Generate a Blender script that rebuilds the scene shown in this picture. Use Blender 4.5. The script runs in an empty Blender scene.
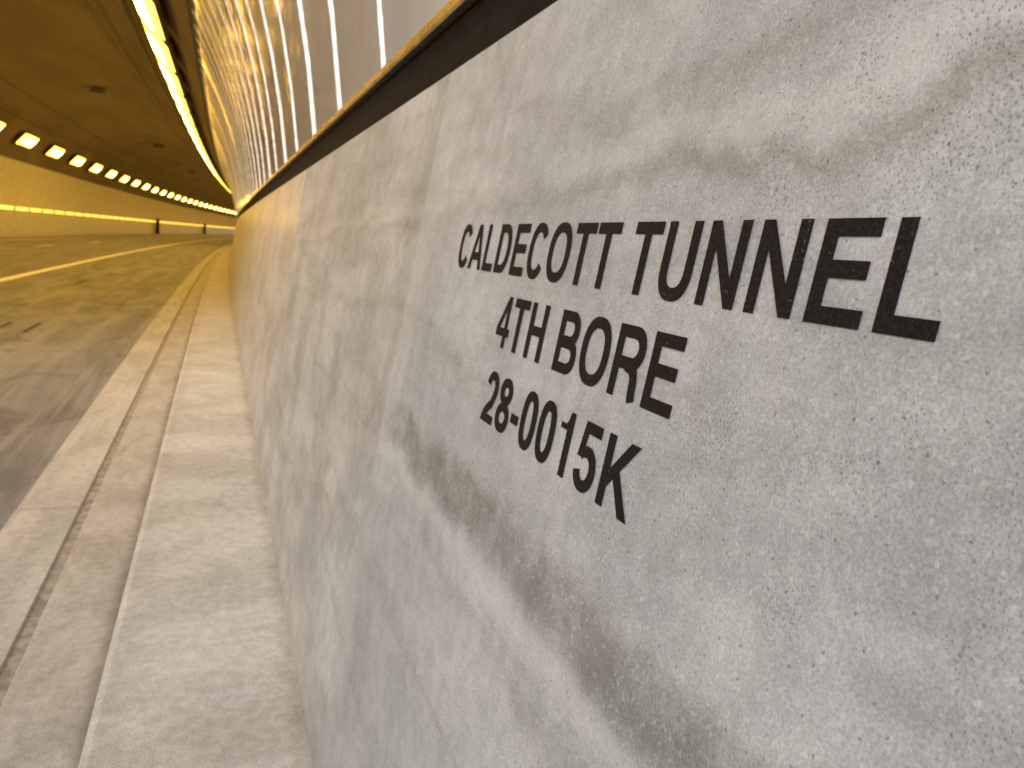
import bpy, math, random
from mathutils import Vector, Matrix
random.seed(4)
scene=bpy.context.scene
scene.view_settings.view_transform='Standard'
scene.view_settings.look='None'
scene.view_settings.exposure=0
D=0.34; B=math.radians(9); CB=math.cos(B); SB=math.sin(B)
ZC=1.23; R=1200.0
S0=-14.0; SP=0.5; S1=230.0
KD=.020
def P(s,x,z):
    t=s/R
    dl=KD*s*s/(s+2.0) if s>0 else 0
    return Vector((R-(R-x)*math.cos(t)-dl,(R-x)*math.sin(t),z))
def wallp(s,v,off=0.0):
    x=D*CB-v*SB-off*CB; z=ZC-(D*SB+v*CB)+off*SB
    return P(s,x,z)

# ---------------- node helpers
class M:
    def __init__(s,name):
        s.m=bpy.data.materials.new(name); s.m.use_nodes=True
        s.t=s.m.node_tree; s.b=s.t.nodes['Principled BSDF']; s.out=s.t.nodes['Material Output']
        s.uv=s.n('ShaderNodeTexCoord').outputs['UV']
        sp=s.n('ShaderNodeSeparateXYZ'); s.l(s.uv,sp.inputs[0]); s.u=sp.outputs[0]; s.v=sp.outputs[1]
    def n(s,k): return s.t.nodes.new(k)
    def l(s,a,b): s.t.links.new(a,b)
    def put(s,val,inp):
        if isinstance(val,bpy.types.NodeSocket): s.l(val,inp)
        elif isinstance(val,(tuple,list)):
            inp.default_value=tuple(val)+((1,) if len(val)==3 and inp.type=='RGBA' else ())
        else: inp.default_value=val
    def math(s,op,a,b=0.0,c=None,clamp=False):
        k=s.n('ShaderNodeMath'); k.operation=op; k.use_clamp=clamp
        s.put(a,k.inputs[0]); s.put(b,k.inputs[1])
        if c is not None: s.put(c,k.inputs[2])
        return k.outputs[0]
    def mapv(s,sc,loc=(0,0,0)):
        k=s.n('ShaderNodeMapping'); s.l(s.uv,k.inputs[0]); k.inputs['Scale'].default_value=sc; k.inputs['Location'].default_value=loc
        return k.outputs[0]
    def noise(s,scale,detail=4,rough=.55,vec=None,dist=0):
        k=s.n('ShaderNodeTexNoise'); k.noise_dimensions='2D'; s.l(vec or s.uv,k.inputs['Vector'])
        k.inputs['Scale'].default_value=scale; k.inputs['Detail'].default_value=detail; k.inputs['Roughness'].default_value=rough
        k.inputs['Distortion'].default_value=dist
        return k.outputs[0]
    def voro(s,scale,out='Distance'):
        k=s.n('ShaderNodeTexVoronoi'); k.voronoi_dimensions='2D'; s.l(s.uv,k.inputs['Vector']); k.inputs['Scale'].default_value=scale
        return k.outputs[out]
    def rng(s,x,a,b,c=0.0,d=1.0,smooth=True):
        k=s.n('ShaderNodeMapRange'); k.interpolation_type='SMOOTHSTEP' if smooth else 'LINEAR'
        s.put(x,k.inputs[0]); s.put(a,k.inputs[1]); s.put(b,k.inputs[2]); s.put(c,k.inputs[3]); s.put(d,k.inputs[4])
        return k.outputs[0]
    def mix(s,f,a,b,mode='MIX'):
        k=s.n('ShaderNodeMix'); k.data_type='RGBA'; k.blend_type=mode
        s.put(f,k.inputs[0]); s.put(a,k.inputs[6]); s.put(b,k.inputs[7]); return k.outputs[2]
    def bump(s,h,strength,dist=.002,prev=None):
        k=s.n('ShaderNodeBump'); s.put(h,k.inputs['Height']); k.inputs['Strength'].default_value=strength; k.inputs['Distance'].default_value=dist
        if prev: s.l(prev,k.inputs['Normal'])
        return k.outputs[0]
    def fin(s,col,rough,nrm=None,metal=0.0,spec=.5):
        s.put(col,s.b.inputs['Base Color']); s.put(rough,s.b.inputs['Roughness']); s.put(metal,s.b.inputs['Metallic'])
        s.b.inputs['Specular IOR Level'].default_value=spec
        if nrm: s.l(nrm,s.b.inputs['Normal'])
        return s.m
def band(m,x,c,w,soft):
    d=m.math('ABSOLUTE',m.math('SUBTRACT',x,c))
    return m.rng(d,w-soft,w+soft,1.0,0.0)

# --- barrier wall concrete
def mat_wall():
    m=M('cast_concrete')
    clouds=m.noise(3.2,5,.64)
    col=m.mix(m.rng(clouds,.32,.68),(.335,.358,.376),(.435,.456,.474))
    mott=m.noise(24,5,.70)
    col=m.mix(m.rng(mott,.3,.7),m.mix(1,col,(.89,.89,.885),'MULTIPLY'),m.mix(1,col,(1.08,1.08,1.075),'MULTIPLY'))
    grain=m.noise(420,3,.78)
    col=m.mix(1,col,m.mix(m.rng(grain,.3,.7),(.82,.82,.83),(1.14,1.14,1.135)),'MULTIPLY')
    st=m.noise(1,5,.62,m.mapv((1.6,14,1)),.5)
    col=m.mix(m.rng(st,.46,.74,0,.65),col,m.mix(1,col,(.78,.765,.73),'MULTIPLY'))
    wob=m.math('MULTIPLY',m.math('SUBTRACT',m.noise(4.5,6,.66,m.mapv((1,1,1),(7,3,0))),.5),.085)
    vv=m.math('ADD',m.v,wob)
    nearm=m.rng(m.u,1.34,1.50,1,0)
    b1=m.math('MULTIPLY',band(m,vv,.275,.034,.020),nearm)
    b1=m.math('MULTIPLY',b1,m.rng(m.noise(14,5,.8),.3,.6,.5,1))
    col=m.mix(b1,col,m.mix(1,col,(.58,.56,.515),'MULTIPLY'))
    b1b=m.math('MULTIPLY',band(m,vv,.335,.014,.014),nearm)
    col=m.mix(m.math('MULTIPLY',b1b,.4),col,(.54,.545,.54))
    b1c=m.math('MULTIPLY',band(m,vv,.385,.010,.012),nearm)
    col=m.mix(m.math('MULTIPLY',b1c,.45),col,m.mix(1,col,(.78,.77,.74),'MULTIPLY'))
    wob2=m.math('MULTIPLY',m.math('SUBTRACT',m.noise(4.0,5,.62,m.mapv((.8,1,1),(1.4,9,0)),.6),.5),.11)
    v2=m.math('ADD',m.v,wob2); v2=m.math('ADD',v2,m.math('MULTIPLY',m.u,-.04))
    fade=m.rng(m.u,.35,1.0,1,.35)
    b2=m.math('MULTIPLY',band(m,v2,-.158,.010,.012),fade)
    col=m.mix(m.math('MULTIPLY',b2,.85),col,m.mix(1,col,(.70,.67,.61),'MULTIPLY'))
    b3=m.math('MULTIPLY',band(m,v2,-.190,.014,.012),fade)
    col=m.mix(m.math('MULTIPLY',b3,.45),col,(.56,.56,.55))
    b4=m.math('MULTIPLY',band(m,v2,-.235,.008,.010),fade)
    col=m.mix(m.math('MULTIPLY',b4,.6),col,m.mix(1,col,(.76,.73,.68),'MULTIPLY'))
    jw=m.math('ADD',m.u,m.math('MULTIPLY',m.noise(9,3,.6),.02))
    far=m.rng(jw,1.474,1.492,0,1)
    fn=m.noise(2.4,5,.66,m.mapv((.8,1.8,1),(3,1,0)),.4)
    fc=m.mix(m.rng(fn,.3,.7),m.mix(1,col,(.86,.83,.785),'MULTIPLY'),m.mix(1,col,(1.10,1.07,1.02),'MULTIPLY'))
    col=m.mix(far,col,fc)
    lip=m.rng(m.u,1.28,1.47,0,1); lip=m.math('MULTIPLY',lip,m.math('SUBTRACT',1.0,far))
    col=m.mix(m.math('MULTIPLY',lip,.30),col,(.54,.545,.54))
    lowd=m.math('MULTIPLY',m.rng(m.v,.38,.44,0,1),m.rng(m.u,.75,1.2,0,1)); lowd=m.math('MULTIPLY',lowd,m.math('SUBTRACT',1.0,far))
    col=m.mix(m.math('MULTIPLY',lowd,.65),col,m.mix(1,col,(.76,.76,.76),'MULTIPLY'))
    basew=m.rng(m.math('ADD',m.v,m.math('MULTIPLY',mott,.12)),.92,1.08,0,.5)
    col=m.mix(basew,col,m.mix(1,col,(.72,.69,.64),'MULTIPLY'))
    seam=band(m,jw,1.4815,.0015,.0012)
    seam=m.math('ADD',seam,band(m,m.u,3.9,.004,.002),clamp=True)
    col=m.mix(m.math('MULTIPLY',seam,.5),col,(.2,.19,.17))
    dens=m.rng(m.noise(6,3,.65,m.mapv((1,1,1),(2,5,0))),.40,.72,0.0,.28)
    top=m.rng(m.v,.0,-.20,0,.13); dens=m.math('ADD',dens,m.math('MULTIPLY',top,m.rng(m.u,.7,.3,0,1)))
    n6=m.noise(600,1)
    vd=m.math('ADD',m.voro(210),m.math('MULTIPLY',n6,.2))
    pit=m.rng(m.math('SUBTRACT',vd,dens),-.03,.07,1,0)
    vd2=m.math('ADD',m.voro(36),m.math('MULTIPLY',n6,.08))
    pit2=m.rng(vd2,.07,.085,1,0)
    col=m.mix(m.math('MULTIPLY',pit,.5),col,(.20,.197,.193))
    col=m.mix(m.math('MULTIPLY',pit2,.65),col,(.13,.128,.125))
    vs=m.n('ShaderNodeSeparateColor'); m.l(m.voro(340,'Color'),vs.inputs[0])
    agg=m.rng(vs.outputs[1],0,1,.92,1.07,False)
    cc=m.n('ShaderNodeCombineColor'); [m.l(agg,cc.inputs[i]) for i in range(3)]
    col=m.mix(1,col,cc.outputs[0],'MULTIPLY')
    sp=m.rng(vs.outputs[0],.94,.96)
    col=m.mix(m.math('MULTIPLY',sp,.2),col,(.70,.71,.71))
    h=m.math('ADD',m.math('MULTIPLY',grain,.5),m.math('MULTIPLY',mott,.9))
    h=m.math('SUBTRACT',h,m.math('MULTIPLY',pit,.6))
    nb=m.bump(h,.5,.0014)
    return m.fin(col,.55,nb,0,.4)
def mat_wall_far():
    m=M('cast_concrete_tunnel')
    col=m.mix(m.rng(m.noise(2.4,4,.66,m.mapv((.8,1.8,1),(3,1,0)),.4),.3,.7),(.32,.325,.325),(.46,.462,.457))
    col=m.mix(1,col,m.mix(m.rng(m.noise(30,2,.7),.3,.7),(.86,.86,.86),(1.12,1.12,1.12)),'MULTIPLY')
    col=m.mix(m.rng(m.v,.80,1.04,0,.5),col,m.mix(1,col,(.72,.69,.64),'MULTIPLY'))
    f=m.math('FRACT',m.math('DIVIDE',m.math('ADD',m.u,.2),4.1))
    j=m.rng(m.math('ABSOLUTE',m.math('SUBTRACT',f,.5)),.0012,.003,1,0)
    col=m.mix(m.math('MULTIPLY',j,.6),col,(.1,.095,.085))
    return m.fin(col,.38,None,0,.5)

def mat_concrete(name,c1,c2,scale=4,stretch=(1,1,1),rough=.75,joint=None,grain=250,joffs=0.0,ripple=False,bumpy=True,edge=False,detail=4):
    m=M(name)
    a=m.noise(scale,detail,.62,m.mapv(stretch),.4)
    col=m.mix(m.rng(a,.3,.7),c1,c2)
    g=m.noise(grain,2,.7)
    col=m.mix(1,col,m.mix(m.rng(g,.3,.7),(.78,.78,.77),(1.18,1.18,1.18)),'MULTIPLY')
    if bumpy:
        g2=m.noise(grain*.12,3,.7)
        col=m.mix(1,col,m.mix(m.rng(g2,.3,.7),(.88,.87,.855),(1.08,1.08,1.08)),'MULTIPLY')
    if ripple:
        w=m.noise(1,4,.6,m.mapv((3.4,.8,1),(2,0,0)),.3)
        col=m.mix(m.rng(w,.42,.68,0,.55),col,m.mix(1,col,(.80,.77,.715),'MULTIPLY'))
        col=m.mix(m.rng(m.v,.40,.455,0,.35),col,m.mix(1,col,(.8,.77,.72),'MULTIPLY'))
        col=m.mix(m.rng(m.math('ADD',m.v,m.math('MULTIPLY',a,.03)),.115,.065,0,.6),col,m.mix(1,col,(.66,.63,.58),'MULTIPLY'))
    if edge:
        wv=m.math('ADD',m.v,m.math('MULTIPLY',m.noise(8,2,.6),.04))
        col=m.mix(m.rng(wv,.02,.10,.9,0),col,(.12,.10,.08))  # dark gradient along the curb: its shadow line painted in, plus dirt
    if joint:
        f=m.math('FRACT',m.math('DIVIDE',m.math('ADD',m.u,joffs),joint))
        j=m.rng(m.math('ABSOLUTE',m.math('SUBTRACT',f,.5)),.004/joint,.008/joint,1,0)
        col=m.mix(m.math('MULTIPLY',j,.5),col,(.12,.115,.10))
    return m.fin(col,rough,m.bump(g,.35,.002) if bumpy else None,0,.35)

def mat_road():
    m=M('worn_road_surface')
    a=m.noise(1.4,5,.68,m.mapv((.22,1.8,1)),.5)
    col=m.mix(m.rng(a,.32,.68),(.150,.158,.170),(.245,.254,.268))
    b=m.noise(1.6,5,.7,m.mapv((.7,1,1),(4,4,0)),.7)
    col=m.mix(m.rng(b,.53,.68,0,.6),col,(.085,.088,.093))
    c=m.noise(3,3,.7,m.mapv((.08,3,1),(9,1,0)))
    col=m.mix(m.rng(c,.52,.72,0,.45),col,(.31,.318,.33))
    g=m.noise(110,3,.8)
    col=m.mix(1,col,m.mix(m.rng(g,.3,.7),(.62,.62,.62),(1.32,1.32,1.32)),'MULTIPLY')
    tyre=m.math('ADD',band(m,m.v,5.2,.2,.35),band(m,m.v,7.0,.2,.35))
    col=m.mix(m.math('MULTIPLY',tyre,.25),col,(.12,.12,.115))
    f=m.math('FRACT',m.math('DIVIDE',m.u,4.57))
    j=m.rng(m.math('ABSOLUTE',m.math('SUBTRACT',f,.62)),.0012,.0025,1,0)
    col=m.mix(m.math('MULTIPLY',j,.65),col,(.05,.048,.045))
    return m.fin(col,.7,m.bump(g,.5,.005),0,.3)

def mat_panel():
    m=M('enamel_wall_panel')
    w=m.noise(1.2,2,.45,m.mapv((1.0,2.2,1)))
    col=m.mix(m.rng(m.noise(3,2,.6,m.mapv((1,.3,1))),.3,.7),(.76,.77,.76),(.83,.84,.83))
    r=m.fin(col,.10,m.bump(w,.30,.03),.12,.9)
    m.b.inputs['Coat Weight'].default_value=1.0; m.b.inputs['Coat Roughness'].default_value=.05; m.b.inputs['Coat IOR'].default_value=1.9
    return r
def mat_panel_l():
    m=M('enamel_wall_panel_matt')
    col=m.mix(m.rng(m.noise(3,2,.6,m.mapv((1,.3,1))),.3,.7),(.68,.65,.56),(.78,.75,.66))
    return m.fin(col,.4,None,0,.5)

def plain(name,col,rough,metal=0.0,ns=20,amt=.25,spec=.5):
    m=M(name); n=m.noise(ns,2,.6)
    c=m.mix(m.rng(n,.3,.7),tuple(x*(1-amt) for x in col),tuple(min(1,x*(1+amt)) for x in col))
    return m.fin(c,rough,None,metal,spec)

MW=mat_wall(); MWF=mat_wall_far(); MP=mat_panel(); MPL=mat_panel_l(); MR=mat_road()
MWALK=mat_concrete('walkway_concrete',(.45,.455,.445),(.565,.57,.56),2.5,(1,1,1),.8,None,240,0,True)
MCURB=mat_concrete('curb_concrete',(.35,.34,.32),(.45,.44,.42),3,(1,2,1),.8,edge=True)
MGUT=mat_concrete('gutter_concrete',(.37,.37,.36),(.49,.49,.475),2,(.6,3,1),.8,3.05,220,.9)
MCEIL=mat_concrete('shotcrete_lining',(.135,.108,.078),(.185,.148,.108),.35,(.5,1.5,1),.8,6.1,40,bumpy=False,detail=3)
MOUT=mat_concrete('portal_concrete',(.30,.30,.29),(.42,.42,.40),1.2,(1,1,1),.8,None,60,bumpy=False)
MBLACK=plain('black_gasket',(.010,.009,.009),.8,spec=.1)
MTRIM=plain('anodised_trim',(.70,.62,.48),.22,1.0)
MSEAM=plain('aluminium_seam',(.84,.84,.82),.3,.2)
MPAINT=plain('white_road_paint',(.82,.82,.82),.6,0,30,.1)
MYEL=plain('yellow_road_paint',(.70,.48,.08),.6,0,30,.15)
MHOUS=plain('painted_housing',(.10,.09,.08),.5)
MDIRT=plain('dirt_groove',(.045,.04,.034),.9)
MSLOT=plain('slot_silt',(.27,.25,.22),.9)
MGRASS=plain('dry_grass',(.12,.11,.05),.95,0,.6,.35)
def mat_emit(name,col,st,samp=True):
    m=bpy.data.materials.new(name); m.use_nodes=True
    b=m.node_tree.nodes['Principled BSDF']; b.inputs['Base Color'].default_value=(.8,.6,.3,1)
    b.inputs['Emission Color'].default_value=col; b.inputs['Emission Strength'].default_value=st
    m.cycles.emission_sampling='FRONT' if samp else 'NONE'
    return m
MEM=mat_emit('amber_lamp_glass',(1,.54,.085,1),46)
MEM2=mat_emit('amber_lamp_halo',(1,.54,.06,1),5.0,False)  # reflector faces made to glow, imitating the warm halo round each lamp
MSTRIP=mat_emit('amber_reflection_glow',(1,.62,.08,1),1.9,False)  # emission imitating lamp reflections low on the left wall
def mat_text():
    m=M('black_stencil_paint')
    g=m.noise(330,2,.7)
    col=m.mix(m.rng(g,.3,.75),(.008,.007,.008),(.020,.017,.018))
    hole=m.rng(m.math('ADD',m.noise(260,3,.8),m.math('MULTIPLY',m.noise(25,2),.25)),.82,.88,0,.5)
    col=m.mix(hole,col,(.25,.25,.24))
    return m.fin(col,.7,None,0,.12)
MTEXT=mat_text()

# ---------------- geometry helpers
def empty(name):
    e=bpy.data.objects.new(name,None); scene.collection.objects.link(e); return e
def mkobj(name,verts,faces,uvs,mats,parent=None,fm=None,smooth=False):
    me=bpy.data.meshes.new(name); me.from_pydata([tuple(v) for v in verts],[],faces)
    for mm in (mats if isinstance(mats,list) else [mats]): me.materials.append(mm)
    if uvs:
        ul=me.uv_layers.new(name='UVMap')
        for lp in me.loops: ul.data[lp.index].uv=uvs[lp.vertex_index]
    if fm:
        for p,i in zip(me.polygons,fm): p.material_index=i
    if smooth:
        for p in me.polygons: p.use_smooth=True
    me.update()
    o=bpy.data.objects.new(name,me); scene.collection.objects.link(o)
    if parent: o.parent=parent
    return o
def srange(a,b):
    out=[a]; s=a
    while True:
        st=.5 if s<12 else 2.0
        s+=st
        if s>=b-.1: break
        out.append(s)
    out.append(b); return out
def sweep(name,prof,a,b,mat,parent=None,vco=None,smooth=False,closed=False,caps=False,step=None):
    ss=srange(a,b) if step is None else [a+(b-a)*i/step for i in range(step+1)]
    pr=list(prof)
    if vco is None:
        vco=[0]
        for i in range(1,len(pr)): vco.append(vco[-1]+math.dist(pr[i],pr[i-1]))
    V=[];U=[];F=[];n=len(pr)
    for s in ss:
        for (x,z),v in zip(pr,vco): V.append(P(s,x,z)); U.append((s,v))
    for i in range(len(ss)-1):
        for j in range(n if closed else n-1):
            k=(j+1)%n
            F.append((i*n+j,(i+1)*n+j,(i+1)*n+k,i*n+k))
    if caps:
        F.append(tuple(range(n))); F.append(tuple((len(ss)-1)*n+j for j in reversed(range(n))))
    return mkobj(name,V,F,U,mat,parent,smooth=smooth)

XC=-5.4; ZA=ZC-.07; RA=5.82
MX=lambda x: 2*XC-x

# barrier walls
vb=3.05*D; vt=-1.112*D
def wxz(v): return (D*CB-v*SB, ZC-(D*SB+v*CB))
pb=wxz(vb); pt=wxz(vt)
WZ=pb[1]; TZ=pt[1]
nrow=10
prof=[wxz(vb+.12)]+[wxz(vb+(vt+.012-vb)*i/nrow) for i in range(nrow+1)]+[(pt[0]+.010,TZ),(pt[0]+.11,TZ+.001),(pt[0]+.11,-.2)]
vco=[vb+.12]+[vb+(vt+.012-vb)*i/nrow for i in range(nrow+1)]+[vt-.005,vt-.11,vt-.5]
for sd in (0,1):
    f=(lambda x:x) if sd==0 else MX
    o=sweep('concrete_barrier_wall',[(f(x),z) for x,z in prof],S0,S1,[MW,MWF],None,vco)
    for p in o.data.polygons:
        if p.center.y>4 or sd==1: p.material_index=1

# walkways, gutters, road
KE=-.275
walk=[(pb[0]+.05,WZ),(KE+.02,WZ-.002),(KE+.005,WZ-.008),(KE,WZ-.022)]
for sd in (0,1):
    f=(lambda x:x) if sd==0 else MX
    e=empty('raised_walkway')
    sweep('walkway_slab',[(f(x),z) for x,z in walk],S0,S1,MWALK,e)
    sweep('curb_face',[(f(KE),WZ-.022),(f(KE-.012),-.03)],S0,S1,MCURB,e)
    g=empty('gutter')
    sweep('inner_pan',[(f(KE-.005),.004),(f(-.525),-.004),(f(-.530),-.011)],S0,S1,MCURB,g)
    sweep('drain_slot',[(f(-.53),-.011),(f(-.575),-.011)],S0,S1,MSLOT,g)
    sweep('outer_pan',[(f(-.568),-.011),(f(-.572),-.003),(f(-.81),.002)],S0,S1,MGUT,g)
sweep('road',[(-.813+(-9.987+.813)*i/6,-.004) for i in range(7)],S0,S1,MR,None,[.8+1.53*i for i in range(7)])
sweep('road_joint_seal',[(-.805,-.006),(-.818,-.006)],S0,S1,MDIRT)
sweep('road_edge_line',[(-3.82,.0),(-4.04,.0)],S0,S1,MPAINT)
sweep('road_edge_line',[(-9.9,.0),(-9.8,.0)],S0,S1,MYEL)
e=empty('lane_line'); s=-10
while s<S1-5:
    sweep('dash',[(-7.5,.0),(-7.62,.0)],s,s+3,MPAINT,e,step=2); s+=12
e=empty('road_patch')
for k,(s,x,w,l) in enumerate([(9.6,-1.95,.05,.9),(9.5,-2.25,.05,1.0),(17,-2.6,.06,1.4)]):
    sweep('tar_strip',[(x,.0),(x-w,.0)],s,s+l,MDIRT,e,step=1)

# tunnel lining
zp0=TZ+.112; zp1=4.05
def ang(z): return math.asin((z-ZA)/RA)
a1=ang(zp1)
arc=[(XC+RA*math.cos(a1+(math.pi-2*a1)*i/28),ZA+RA*math.sin(a1+(math.pi-2*a1)*i/28)) for i in range(29)]
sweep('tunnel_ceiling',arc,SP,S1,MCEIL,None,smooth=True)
wdt=.8
for sd in (0,1):
    f=(lambda x:x) if sd==0 else MX
    e=empty('wall_cladding')
    a0=ang(zp0)
    pp=[(f(XC+RA*math.cos(a0+(a1-a0)*i/8)),ZA+RA*math.sin(a0+(a1-a0)*i/8)) for i in range(9)]
    s=2.95-4*wdt
    V=[];F=[];U=[]
    while s<S1:
        sa=max(s+.004,SP); sb=min(s+wdt-.004,S1)
        if sb>sa:
            t1=random.uniform(-.002,.002); t2=random.uniform(-.002,.002); bs=len(V)
            vo=random.uniform(0,30)
            nseg=2
            for i in range(nseg+1):
                sx=sa+(sb-sa)*i/nseg
                for j,(x,z) in enumerate(pp):
                    dx=(t1 if i==0 else t2 if i==nseg else (t1+t2)/2+.001)
                    V.append(P(sx,x-(dx if sd==0 else -dx),z)); U.append((sx,vo+j*.3))
            n=len(pp)
            for i in range(nseg):
                for j in range(n-1): F.append((bs+i*n+j,bs+(i+1)*n+j,bs+(i+1)*n+j+1,bs+i*n+j+1))
        s+=wdt
    mkobj('enamel_panels',V,F,U,MP if sd==0 else MPL,e,smooth=True)
    V=[];F=[];U=[]
    s=2.95-3*wdt; kk=0
    while s<S1:
        bs=len(V); n=len(pp); hw=.009 if kk%2 else .0025
        for q,(ds,ins) in enumerate([(-hw-.002,-.004),(-hw,.007),(hw,.007),(hw+.002,-.004)]):
            for (x,z) in pp:
                dx=x-XC; dz=z-ZA; r=math.hypot(dx,dz); kx=(r-ins)/r
                V.append(P(s+ds,XC+dx*kx,ZA+dz*kx)); U.append((s+ds,z))
        for q in range(3):
            for j in range(n-1): F.append((bs+q*n+j,bs+(q+1)*n+j,bs+(q+1)*n+j+1,bs+q*n+j+1))
        s+=wdt; kk+=1
    mkobj('seam_strips',V,F,U,MSEAM,e)
    bx=f(pt[0]+.055)
    sweep('backing_strip',[(bx,TZ-.01),(bx,zp0+.02)],SP,S1,MBLACK,e)
    sg=1 if sd==0 else -1
    x0=f(pt[0]+.006)
    zq=zp0-.008
    sweep('base_trim',[(x0+sg*.05,zq-.012),(x0-sg*.012,zq-.010),(x0-sg*.016,zq-.006),(x0-sg*.016,zq+.010),(x0-sg*.010,zq+.016),(x0+sg*.03,zq+.02)],SP,S1,MTRIM,e)
    sweep('gasket',[(x0+sg*.008,zq-.013),(x0+sg*.008,TZ+.002)],SP,S1,MBLACK,e)
    if sd==1:
        V=[];F=[];s=14
        while s<S1-4:
            b=len(V)
            for q in (s,s+2.6): V.append(P(q,x0+.03,TZ-.03)); V.append(P(q,x0+.03,zq+.05))
            F.append((b,b+2,b+3,b+1)); s+=3.0
        mkobj('reflection_glow',V,F,[(0,0)]*len(V),MSTRIP,e)  # glowing dashes added as a band of reflected lamp light
    xt,zt=pp[-1]
    sweep('top_trim',[(xt+sg*.05,zt-.02),(xt-sg*.05,zt-.02),(xt-sg*.05,zt+.03),(xt+sg*.05,zt+.03)],SP,S1,MHOUS,e,closed=True)

def tube(name,a,r,par,inset=.1):
    cx=XC+(RA-inset)*math.cos(a); cz=ZA+(RA-inset)*math.sin(a)
    sweep(name,[(cx+r*math.cos(t*math.pi/4),cz+r*math.sin(t*math.pi/4)) for t in range(8)],SP+.3,S1,MHOUS,par,closed=True,smooth=True)
e=empty('ceiling_conduit')
for i,(a,r) in enumerate([(50,.03),(53,.05),(64,.025),(128,.03),(116,.025)]): tube('pipe',math.radians(a),r,e)

# lamps
def lampmesh():
    L=2.6;W=.36;H=.10
    V=[];F=[];fm=[]
    def box(x0,x1,y0,y1,z0,z1,m,tap=0,side=None):
        b=len(V)
        V.extend([(x0+tap,y0+tap,z0),(x1-tap,y0+tap,z0),(x1-tap,y1-tap,z0),(x0+tap,y1-tap,z0),(x0,y0,z1),(x1,y0,z1),(x1,y1,z1),(x0,y1,z1)])
        for qi,q in enumerate([(0,3,2,1),(4,5,6,7),(0,1,5,4),(1,2,6,5),(2,3,7,6),(3,0,4,7)]):
            F.append(tuple(b+i for i in q)); fm.append(m if (qi==0 or side is None) else side)
    box(-W,W,-L/2,L/2,0,H,0)
    box(-W+.015,W-.015,-L/2+.02,L/2-.02,-.05,0.002,2,.07)
    box(-W+.16,W-.16,-L/2+.3,L/2-.3,-.08,-.048,1,.02,2)
    box(-.03,.03,-L/3-.04,-L/3+.04,H,H+.14,0); box(-.03,.03,L/3-.04,L/3+.04,H,H+.14,0)
    me=bpy.data.meshes.new('light_fixture'); me.from_pydata(V,[],F)
    for mm in (MHOUS,MEM,MEM2): me.materials.append(mm)
    for p,i in zip(me.polygons,fm): p.material_index=i
    return me
LM=lampmesh(); le=empty('tunnel_lights')
def addlamp(s,deg):
    a=math.radians(deg); rr=RA-.22
    pos=P(s,XC+rr*math.cos(a),ZA+rr*math.sin(a))
    o=bpy.data.objects.new('light_fixture',LM); scene.collection.objects.link(o); o.parent=le
    th=s/R-(KD if s>5 else KD*.6)
    up=Vector((math.cos(a)*math.cos(th),-math.cos(a)*math.sin(th),math.sin(a))); fw=Vector((math.sin(th),math.cos(th),0))
    rt=fw.cross(up)
    m=Matrix((rt,fw,up)).transposed().to_4x4(); m.translation=pos; o.matrix_world=m
s=5.8
while s<215: addlamp(s,41.3); s+=3.2 if s<60 else 6.0
s=4.0
while s<215: addlamp(s,180-42.3); s+=6.0
def mkbx(e,n,x0,x1,s0,s1,z0,z1,m):
    V=[P(a,b,c) for a in (s0,s1) for b in (x0,x1) for c in (z0,z1)]
    mkobj(n,V,[(0,1,3,2),(4,6,7,5),(0,4,5,1),(2,3,7,6),(0,2,6,4),(1,5,7,3)],[(0,0)]*8,m,e)
for s in (16,40,64,90):
    e=empty('ceiling_junction_box')
    z=ZA+RA
    mkbx(e,'box',XC-.28,XC+.28,s-.3,s+.3,z-.26,z-.06,MHOUS); mkbx(e,'hanger',XC-.04,XC+.04,s-.05,s+.05,z-.06,z+.02,MHOUS)
for s in (104,150):
    e=empty('emergency_cabinet')
    x=MX(pb[0])+.02
    mkbx(e,'housing',x,x+.3,s,s+.8,WZ,WZ+1.75,MBLACK); mkbx(e,'door',x+.3,x+.32,s+.05,s+.75,WZ+.1,WZ+1.6,MHOUS); mkbx(e,'cap',x-.02,x+.36,s-.04,s+.84,WZ+1.75,WZ+1.82,MHOUS)

# portal headwall (arch opening) and hillside
pe=empty('tunnel_portal')
XR,XL,ZT=6.0,2*XC-6.0,9.5
ar=[(XC+RA*math.cos(t),ZA+RA*math.sin(t)) for t in [math.pi-ang(zp0)-(math.pi-2*ang(zp0))*i/40 for i in range(41)]]
hole=[(MX(pt[0]+.12),-.2)]+ar+[(pt[0]+.12,-.2)]
outer=[]
for (x,z) in hole:
    if x==hole[0][0] and z<0: outer.append((XL,-.2)); continue
    if x==hole[-1][0] and z<0: outer.append((XR,-.2)); continue
    dx=x-XC; dz=max(z-ZA,0.001); t=min((XR-XC)/max(abs(dx),1e-4),(ZT-ZA)/dz); outer.append((XC+dx*t,ZA+dz*t))
V=[];F=[];U=[];n=len(hole)
for sft in (SP-.02,SP-.6):
    for x,z in hole: V.append(P(sft,x,z)); U.append((x,z))
    for x,z in outer: V.append(P(sft,x,z)); U.append((x,z))
for i in range(n-1):
    F.append((2*n+i,2*n+i+1,3*n+i+1,3*n+i))
    F.append((i,i+1,2*n+i+1,2*n+i)); F.append((n+i,3*n+i,3*n+i+1,n+i+1))
mkobj('headwall',V,F,U,MOUT,pe)
V=[];F=[];nx,ny=40,30
for j in range(ny+1):
    y=SP-.05+j*12
    for i in range(nx+1):
        x=-160+i*8-5.4
        z=9.3+ j*2.2*(1-.3*j/ny)+ 2*math.sin(x*.07+j)*min(1,j/3) - max(0,abs(x-XC)-11)*.35
        if abs(x-XC)>11 and z<-.5: z=-.5
        V.append((x,y,z))
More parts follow.
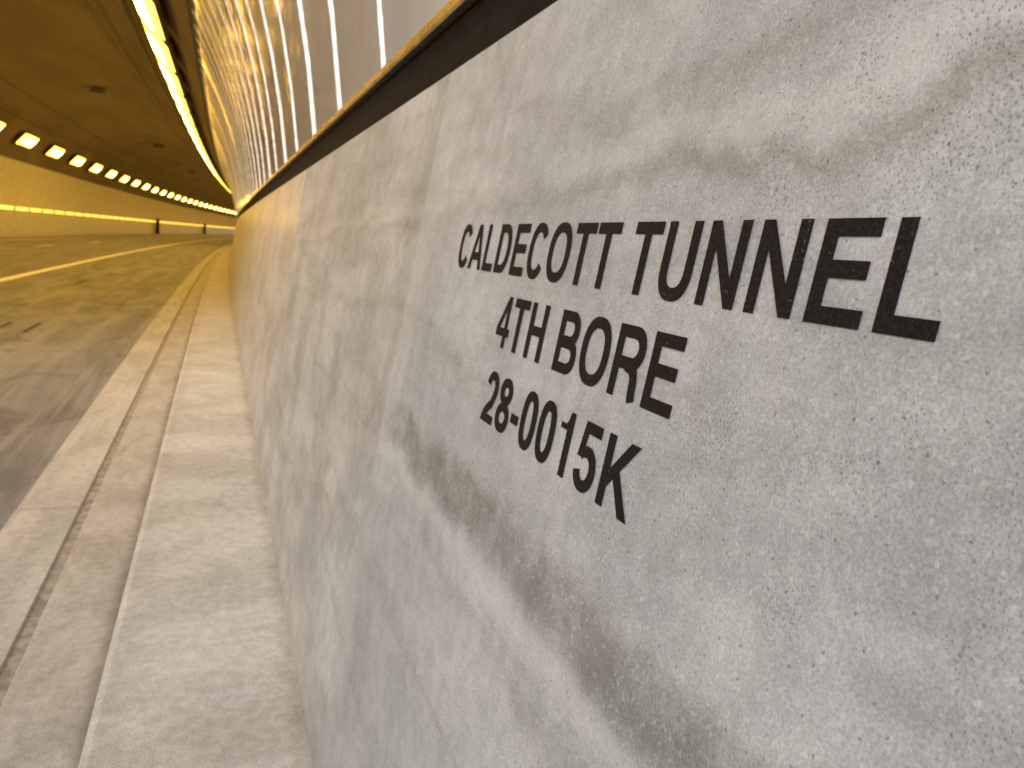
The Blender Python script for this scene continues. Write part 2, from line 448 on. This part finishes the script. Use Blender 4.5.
for j in range(ny):
    for i in range(nx): a=j*(nx+1)+i; F.append((a,a+1,a+nx+2,a+nx+1))
mkobj('hillside',V,F,[(v[0],v[1]) for v in V],MGRASS,smooth=True)
G=3000
mkobj('ground',[(-G,-G,-.21),(G,-G,-.21),(G,G,-.21),(-G,G,-.21)],[(0,1,2,3)],[(-G,-G),(G,-G),(G,G),(-G,G)],MGRASS)

# ---------------- painted lettering
VW,HW=.205,.170
def sup(cx,cy,rx,ry,a0,a1,n=20,e=2.35):
    out=[]
    for i in range(n+1):
        t=math.radians(a0+(a1-a0)*i/n); c=math.cos(t); s_=math.sin(t)
        out.append((cx+rx*math.copysign(abs(c)**(2/e),c),cy+ry*math.copysign(abs(s_)**(2/e),s_)))
    return out
def S(pts): return ('s',pts)
def Q(*pts): return ('p',list(pts))
v2=VW/2; h2=HW/2
def glyph(c):
    if c=='L': return .853,[Q((.10,0),(.10+VW,0),(.10+VW,1),(.10,1)),Q((.10+VW,0),(.80,0),(.80,HW),(.10+VW,HW))]
    if c=='T': return .853,[Q((.03,1-HW),(.823,1-HW),(.823,1),(.03,1)),Q((.427-v2,0),(.427+v2,0),(.427+v2,1-HW),(.427-v2,1-HW))]
    if c=='E': return .93,[Q((.10,0),(.10+VW,0),(.10+VW,1),(.10,1)),Q((.10+VW,0),(.87,0),(.87,HW),(.10+VW,HW)),Q((.10+VW,1-HW),(.85,1-HW),(.85,1),(.10+VW,1)),Q((.10+VW,.44),(.81,.44),(.81,.44+HW),(.10+VW,.44+HW))]
    if c=='H': return 1.008,[Q((.10,0),(.10+VW,0),(.10+VW,1),(.10,1)),Q((.908-VW,0),(.908,0),(.908,1),(.908-VW,1)),Q((.10+VW,.43),(.908-VW,.43),(.908-VW,.43+HW),(.10+VW,.43+HW))]
    if c=='N': return 1.008,[Q((.10,0),(.10+VW-.01,0),(.10+VW-.01,1),(.10,1)),Q((.918-VW,0),(.908,0),(.908,1),(.918-VW,1)),Q((.10+VW-.02,1),(.10+VW-.02,.70),(.72,0),(.735,0),(.735,.31),(.30,1))]
    if c=='A': return 1.008,[Q((.01,0),(.215,0),(.575,1),(.395,1)),Q((.998,0),(.785,0),(.435,1),(.613,1)),Q((.26,.21),(.74,.21),(.69,.21+HW),(.31,.21+HW))]
    if c=='K': return 1.008,[Q((.10,0),(.10+VW,0),(.10+VW,1),(.10,1)),Q((.10+VW,.29),(.10+VW,.55),(.72,1),(.965,1)),Q((.39,.50),(.52,.635),(1.0,0),(.76,0))]
    if c=='C':
        return 1.008,[S(sup(.50,.5,.43-v2,.515-h2,33,327,44))]
    if c=='O': return 1.087,[S(sup(.5435,.5,.48-v2,.515-h2,0,360,60))]
    if c=='0': return .777,[S(sup(.388,.5,.335-v2,.51-h2,0,360,50,2.5))]
    if c=='D': return 1.008,[Q((.10,0),(.10+VW,0),(.10+VW,1),(.10,1)),S([(.10+VW-.01,h2)]+[(.48,h2)]+sup(.48,.5,.44-v2,.5-h2,-84,84,30,2.2)+[(.48,1-h2),(.10+VW-.01,1-h2)])]
    if c=='U': return 1.008,[S([(.10+v2,1)]+sup(.504,.40,.404-v2,.415-h2,180,360,30,2.4)+[(.908-v2,1)])]
    if c=='B': return 1.008,[Q((.10,0),(.10+VW,0),(.10+VW,1),(.10,1)),
        S([(.28,h2),(.60,h2)]+sup(.60,.285,.345-v2,.285-h2,-84,84,20,2.1)+[(.60,.57-h2),(.28,.57-h2)]),
        S([(.28,.43+h2),(.56,.43+h2)]+sup(.56,.715,.33-v2,.285-h2,-84,84,20,2.1)+[(.56,1-h2),(.28,1-h2)])]
    if c=='R': return 1.008,[Q((.10,0),(.10+VW,0),(.10+VW,1),(.10,1)),
        S([(.28,.40+h2),(.60,.40+h2)]+sup(.60,.70,.35-v2,.30-h2,-84,84,20,2.1)+[(.60,1-h2),(.28,1-h2)]),
        S([(.50,.47),(.66,.44),(.76,.36),(.79,.26),(.80,.12),(.835,0)])]
    if c=='8': return .777,[S(sup(.388,.27,.345-v2,.28-h2,0,360,36,2.1)),S(sup(.388,.755,.315-v2,.255-h2,0,360,36,2.1))]
    if c=='1': return .777,[Q((.345,0),(.345+VW,0),(.345+VW,1.0),(.40,1.0),(.345,.86)),Q((.12,.71),(.345,.71),(.345,.86),(.30,.80),(.12,.80))]
    if c=='-': return .465,[Q((.05,.29),(.415,.29),(.415,.29+.17),(.05,.29+.17))]
    if c=='4': return .777,[Q((.44,0),(.44+.17,0),(.44+.17,1),(.44,1)),Q((.02,.22),(.75,.22),(.75,.22+HW-.01),(.02,.22+HW-.01)),Q((.02,.37),(.19,.37),(.45,.76),(.45,1.0))]
    if c=='2': return .777,[S(sup(.388,.70,.33-v2,.31-h2,172,-28,24,2.1)+[(.50,.40),(.30,.26),(.17,.13)]),Q((.045,0),(.72,0),(.72,HW),(.10,HW),(.06,.08))]
    if c=='5': return .777,[Q((.16,1-HW),(.68,1-HW),(.68,1),(.17,1)),Q((.07,.46),(.25,.47),(.305,.93),(.16,.98)),S([(.17,.50),(.25,.57)]+sup(.38,.325,.335-v2,.335-h2,105,-168,34,2.1))]
    return .388,[]
def strip(pts):
    n=len(pts); L=[];Rr=[]
    closed=math.dist(pts[0],pts[-1])<1e-6
    for i in range(n):
        if closed: a=pts[(i-1)%(n-1)]; b=pts[(i+1)%(n-1)] if i<n-1 else pts[1]
        else: a=pts[max(0,i-1)]; b=pts[min(n-1,i+1)]
        tx,ty=b[0]-a[0],b[1]-a[1]; k=math.hypot(tx,ty) or 1; tx/=k; ty/=k
        w=(HW+(VW-HW)*abs(ty))/2
        L.append((pts[i][0]-ty*w,pts[i][1]+tx*w)); Rr.append((pts[i][0]+ty*w,pts[i][1]-tx*w))
    return L,Rr
CH=.190*D
TV=[];TF=[];TU=[]
def addv(tx,ty,lay,sstart,vbase):
    s=sstart-tx*CH; v=vbase-ty*CH
    TV.append(wallp(s,v,.0011+lay*.00012)); TU.append((s,v)); return len(TV)-1
def line(txt,sleft,vbase,track=1.0):
    x=0
    for ch in txt:
        adv,pr=glyph(ch)
        for li,(k,pts) in enumerate(pr):
            if k=='p':
                TF.append([addv((x+a)*track,b,li,sleft,vbase) for a,b in pts])
            else:
                L,Rr=strip(pts); ids=[(addv((x+a[0])*track,a[1],li,sleft,vbase),addv((x+b[0])*track,b[1],li,sleft,vbase)) for a,b in zip(L,Rr)]
                for i in range(len(ids)-1): TF.append((ids[i][0],ids[i][1],ids[i+1][1],ids[i+1][0]))
        x+=adv
line('CALDECOTT TUNNEL',3.49*D,-.060*D,.941)
line('4TH BORE',2.78*D,.208*D,.95)
line('28-0015K',2.76*D,.490*D,1.003)
mkobj('painted_tunnel_lettering',TV,TF,TU,MTEXT)

# ---------------- camera
cam=bpy.data.cameras.new('camera'); co=bpy.data.objects.new('camera',cam); scene.collection.objects.link(co)
d1=Vector((-.334,-.183,.925)).normalized(); u=Vector((-.2116,.9705,.1155)); u=(u-d1*u.dot(d1)).normalized()
nn=d1.cross(u).normalized()
if nn.x>0: nn=-nn
g=u*CB-nn*SB; lf=nn*CB+u*SB
X=-lf; Y=d1; Z=-g
right=Vector((X.x,Y.x,Z.x)); up=-Vector((X.y,Y.y,Z.y)); back=-Vector((X.z,Y.z,Z.z))
mt=Matrix((right,up,back)).transposed().to_4x4(); mt.translation=Vector((0,0,ZC)); co.matrix_world=mt
cam.sensor_width=36; cam.lens=780/1024*36; cam.clip_start=.01; cam.clip_end=6000
cam.dof.use_dof=True; cam.dof.focus_distance=.58; cam.dof.aperture_fstop=13
scene.camera=co

# ---------------- light
w=bpy.data.worlds.new('World'); scene.world=w; w.use_nodes=True
nt=w.node_tree; sky=nt.nodes.new('ShaderNodeTexSky'); sky.sky_type='NISHITA'; sky.sun_disc=False
el=math.radians(28)
dirv=Vector((-.56,-.83,0)).normalized()
sky.sun_elevation=el; sky.sun_rotation=math.atan2(dirv.x,dirv.y)
sky.dust_density=1; sky.air_density=1
nt.links.new(sky.outputs[0],nt.nodes['Background'].inputs[0]); nt.nodes['Background'].inputs[1].default_value=.15
sl=bpy.data.lights.new('sun','SUN'); sl.energy=2.6; sl.angle=math.radians(26); sl.color=(1,.99,.975)
so=bpy.data.objects.new('sun',sl); scene.collection.objects.link(so)
tow=Vector((dirv.x*math.cos(el),dirv.y*math.cos(el),math.sin(el)))
so.rotation_mode='QUATERNION'; so.rotation_quaternion=tow.to_track_quat('Z','Y')
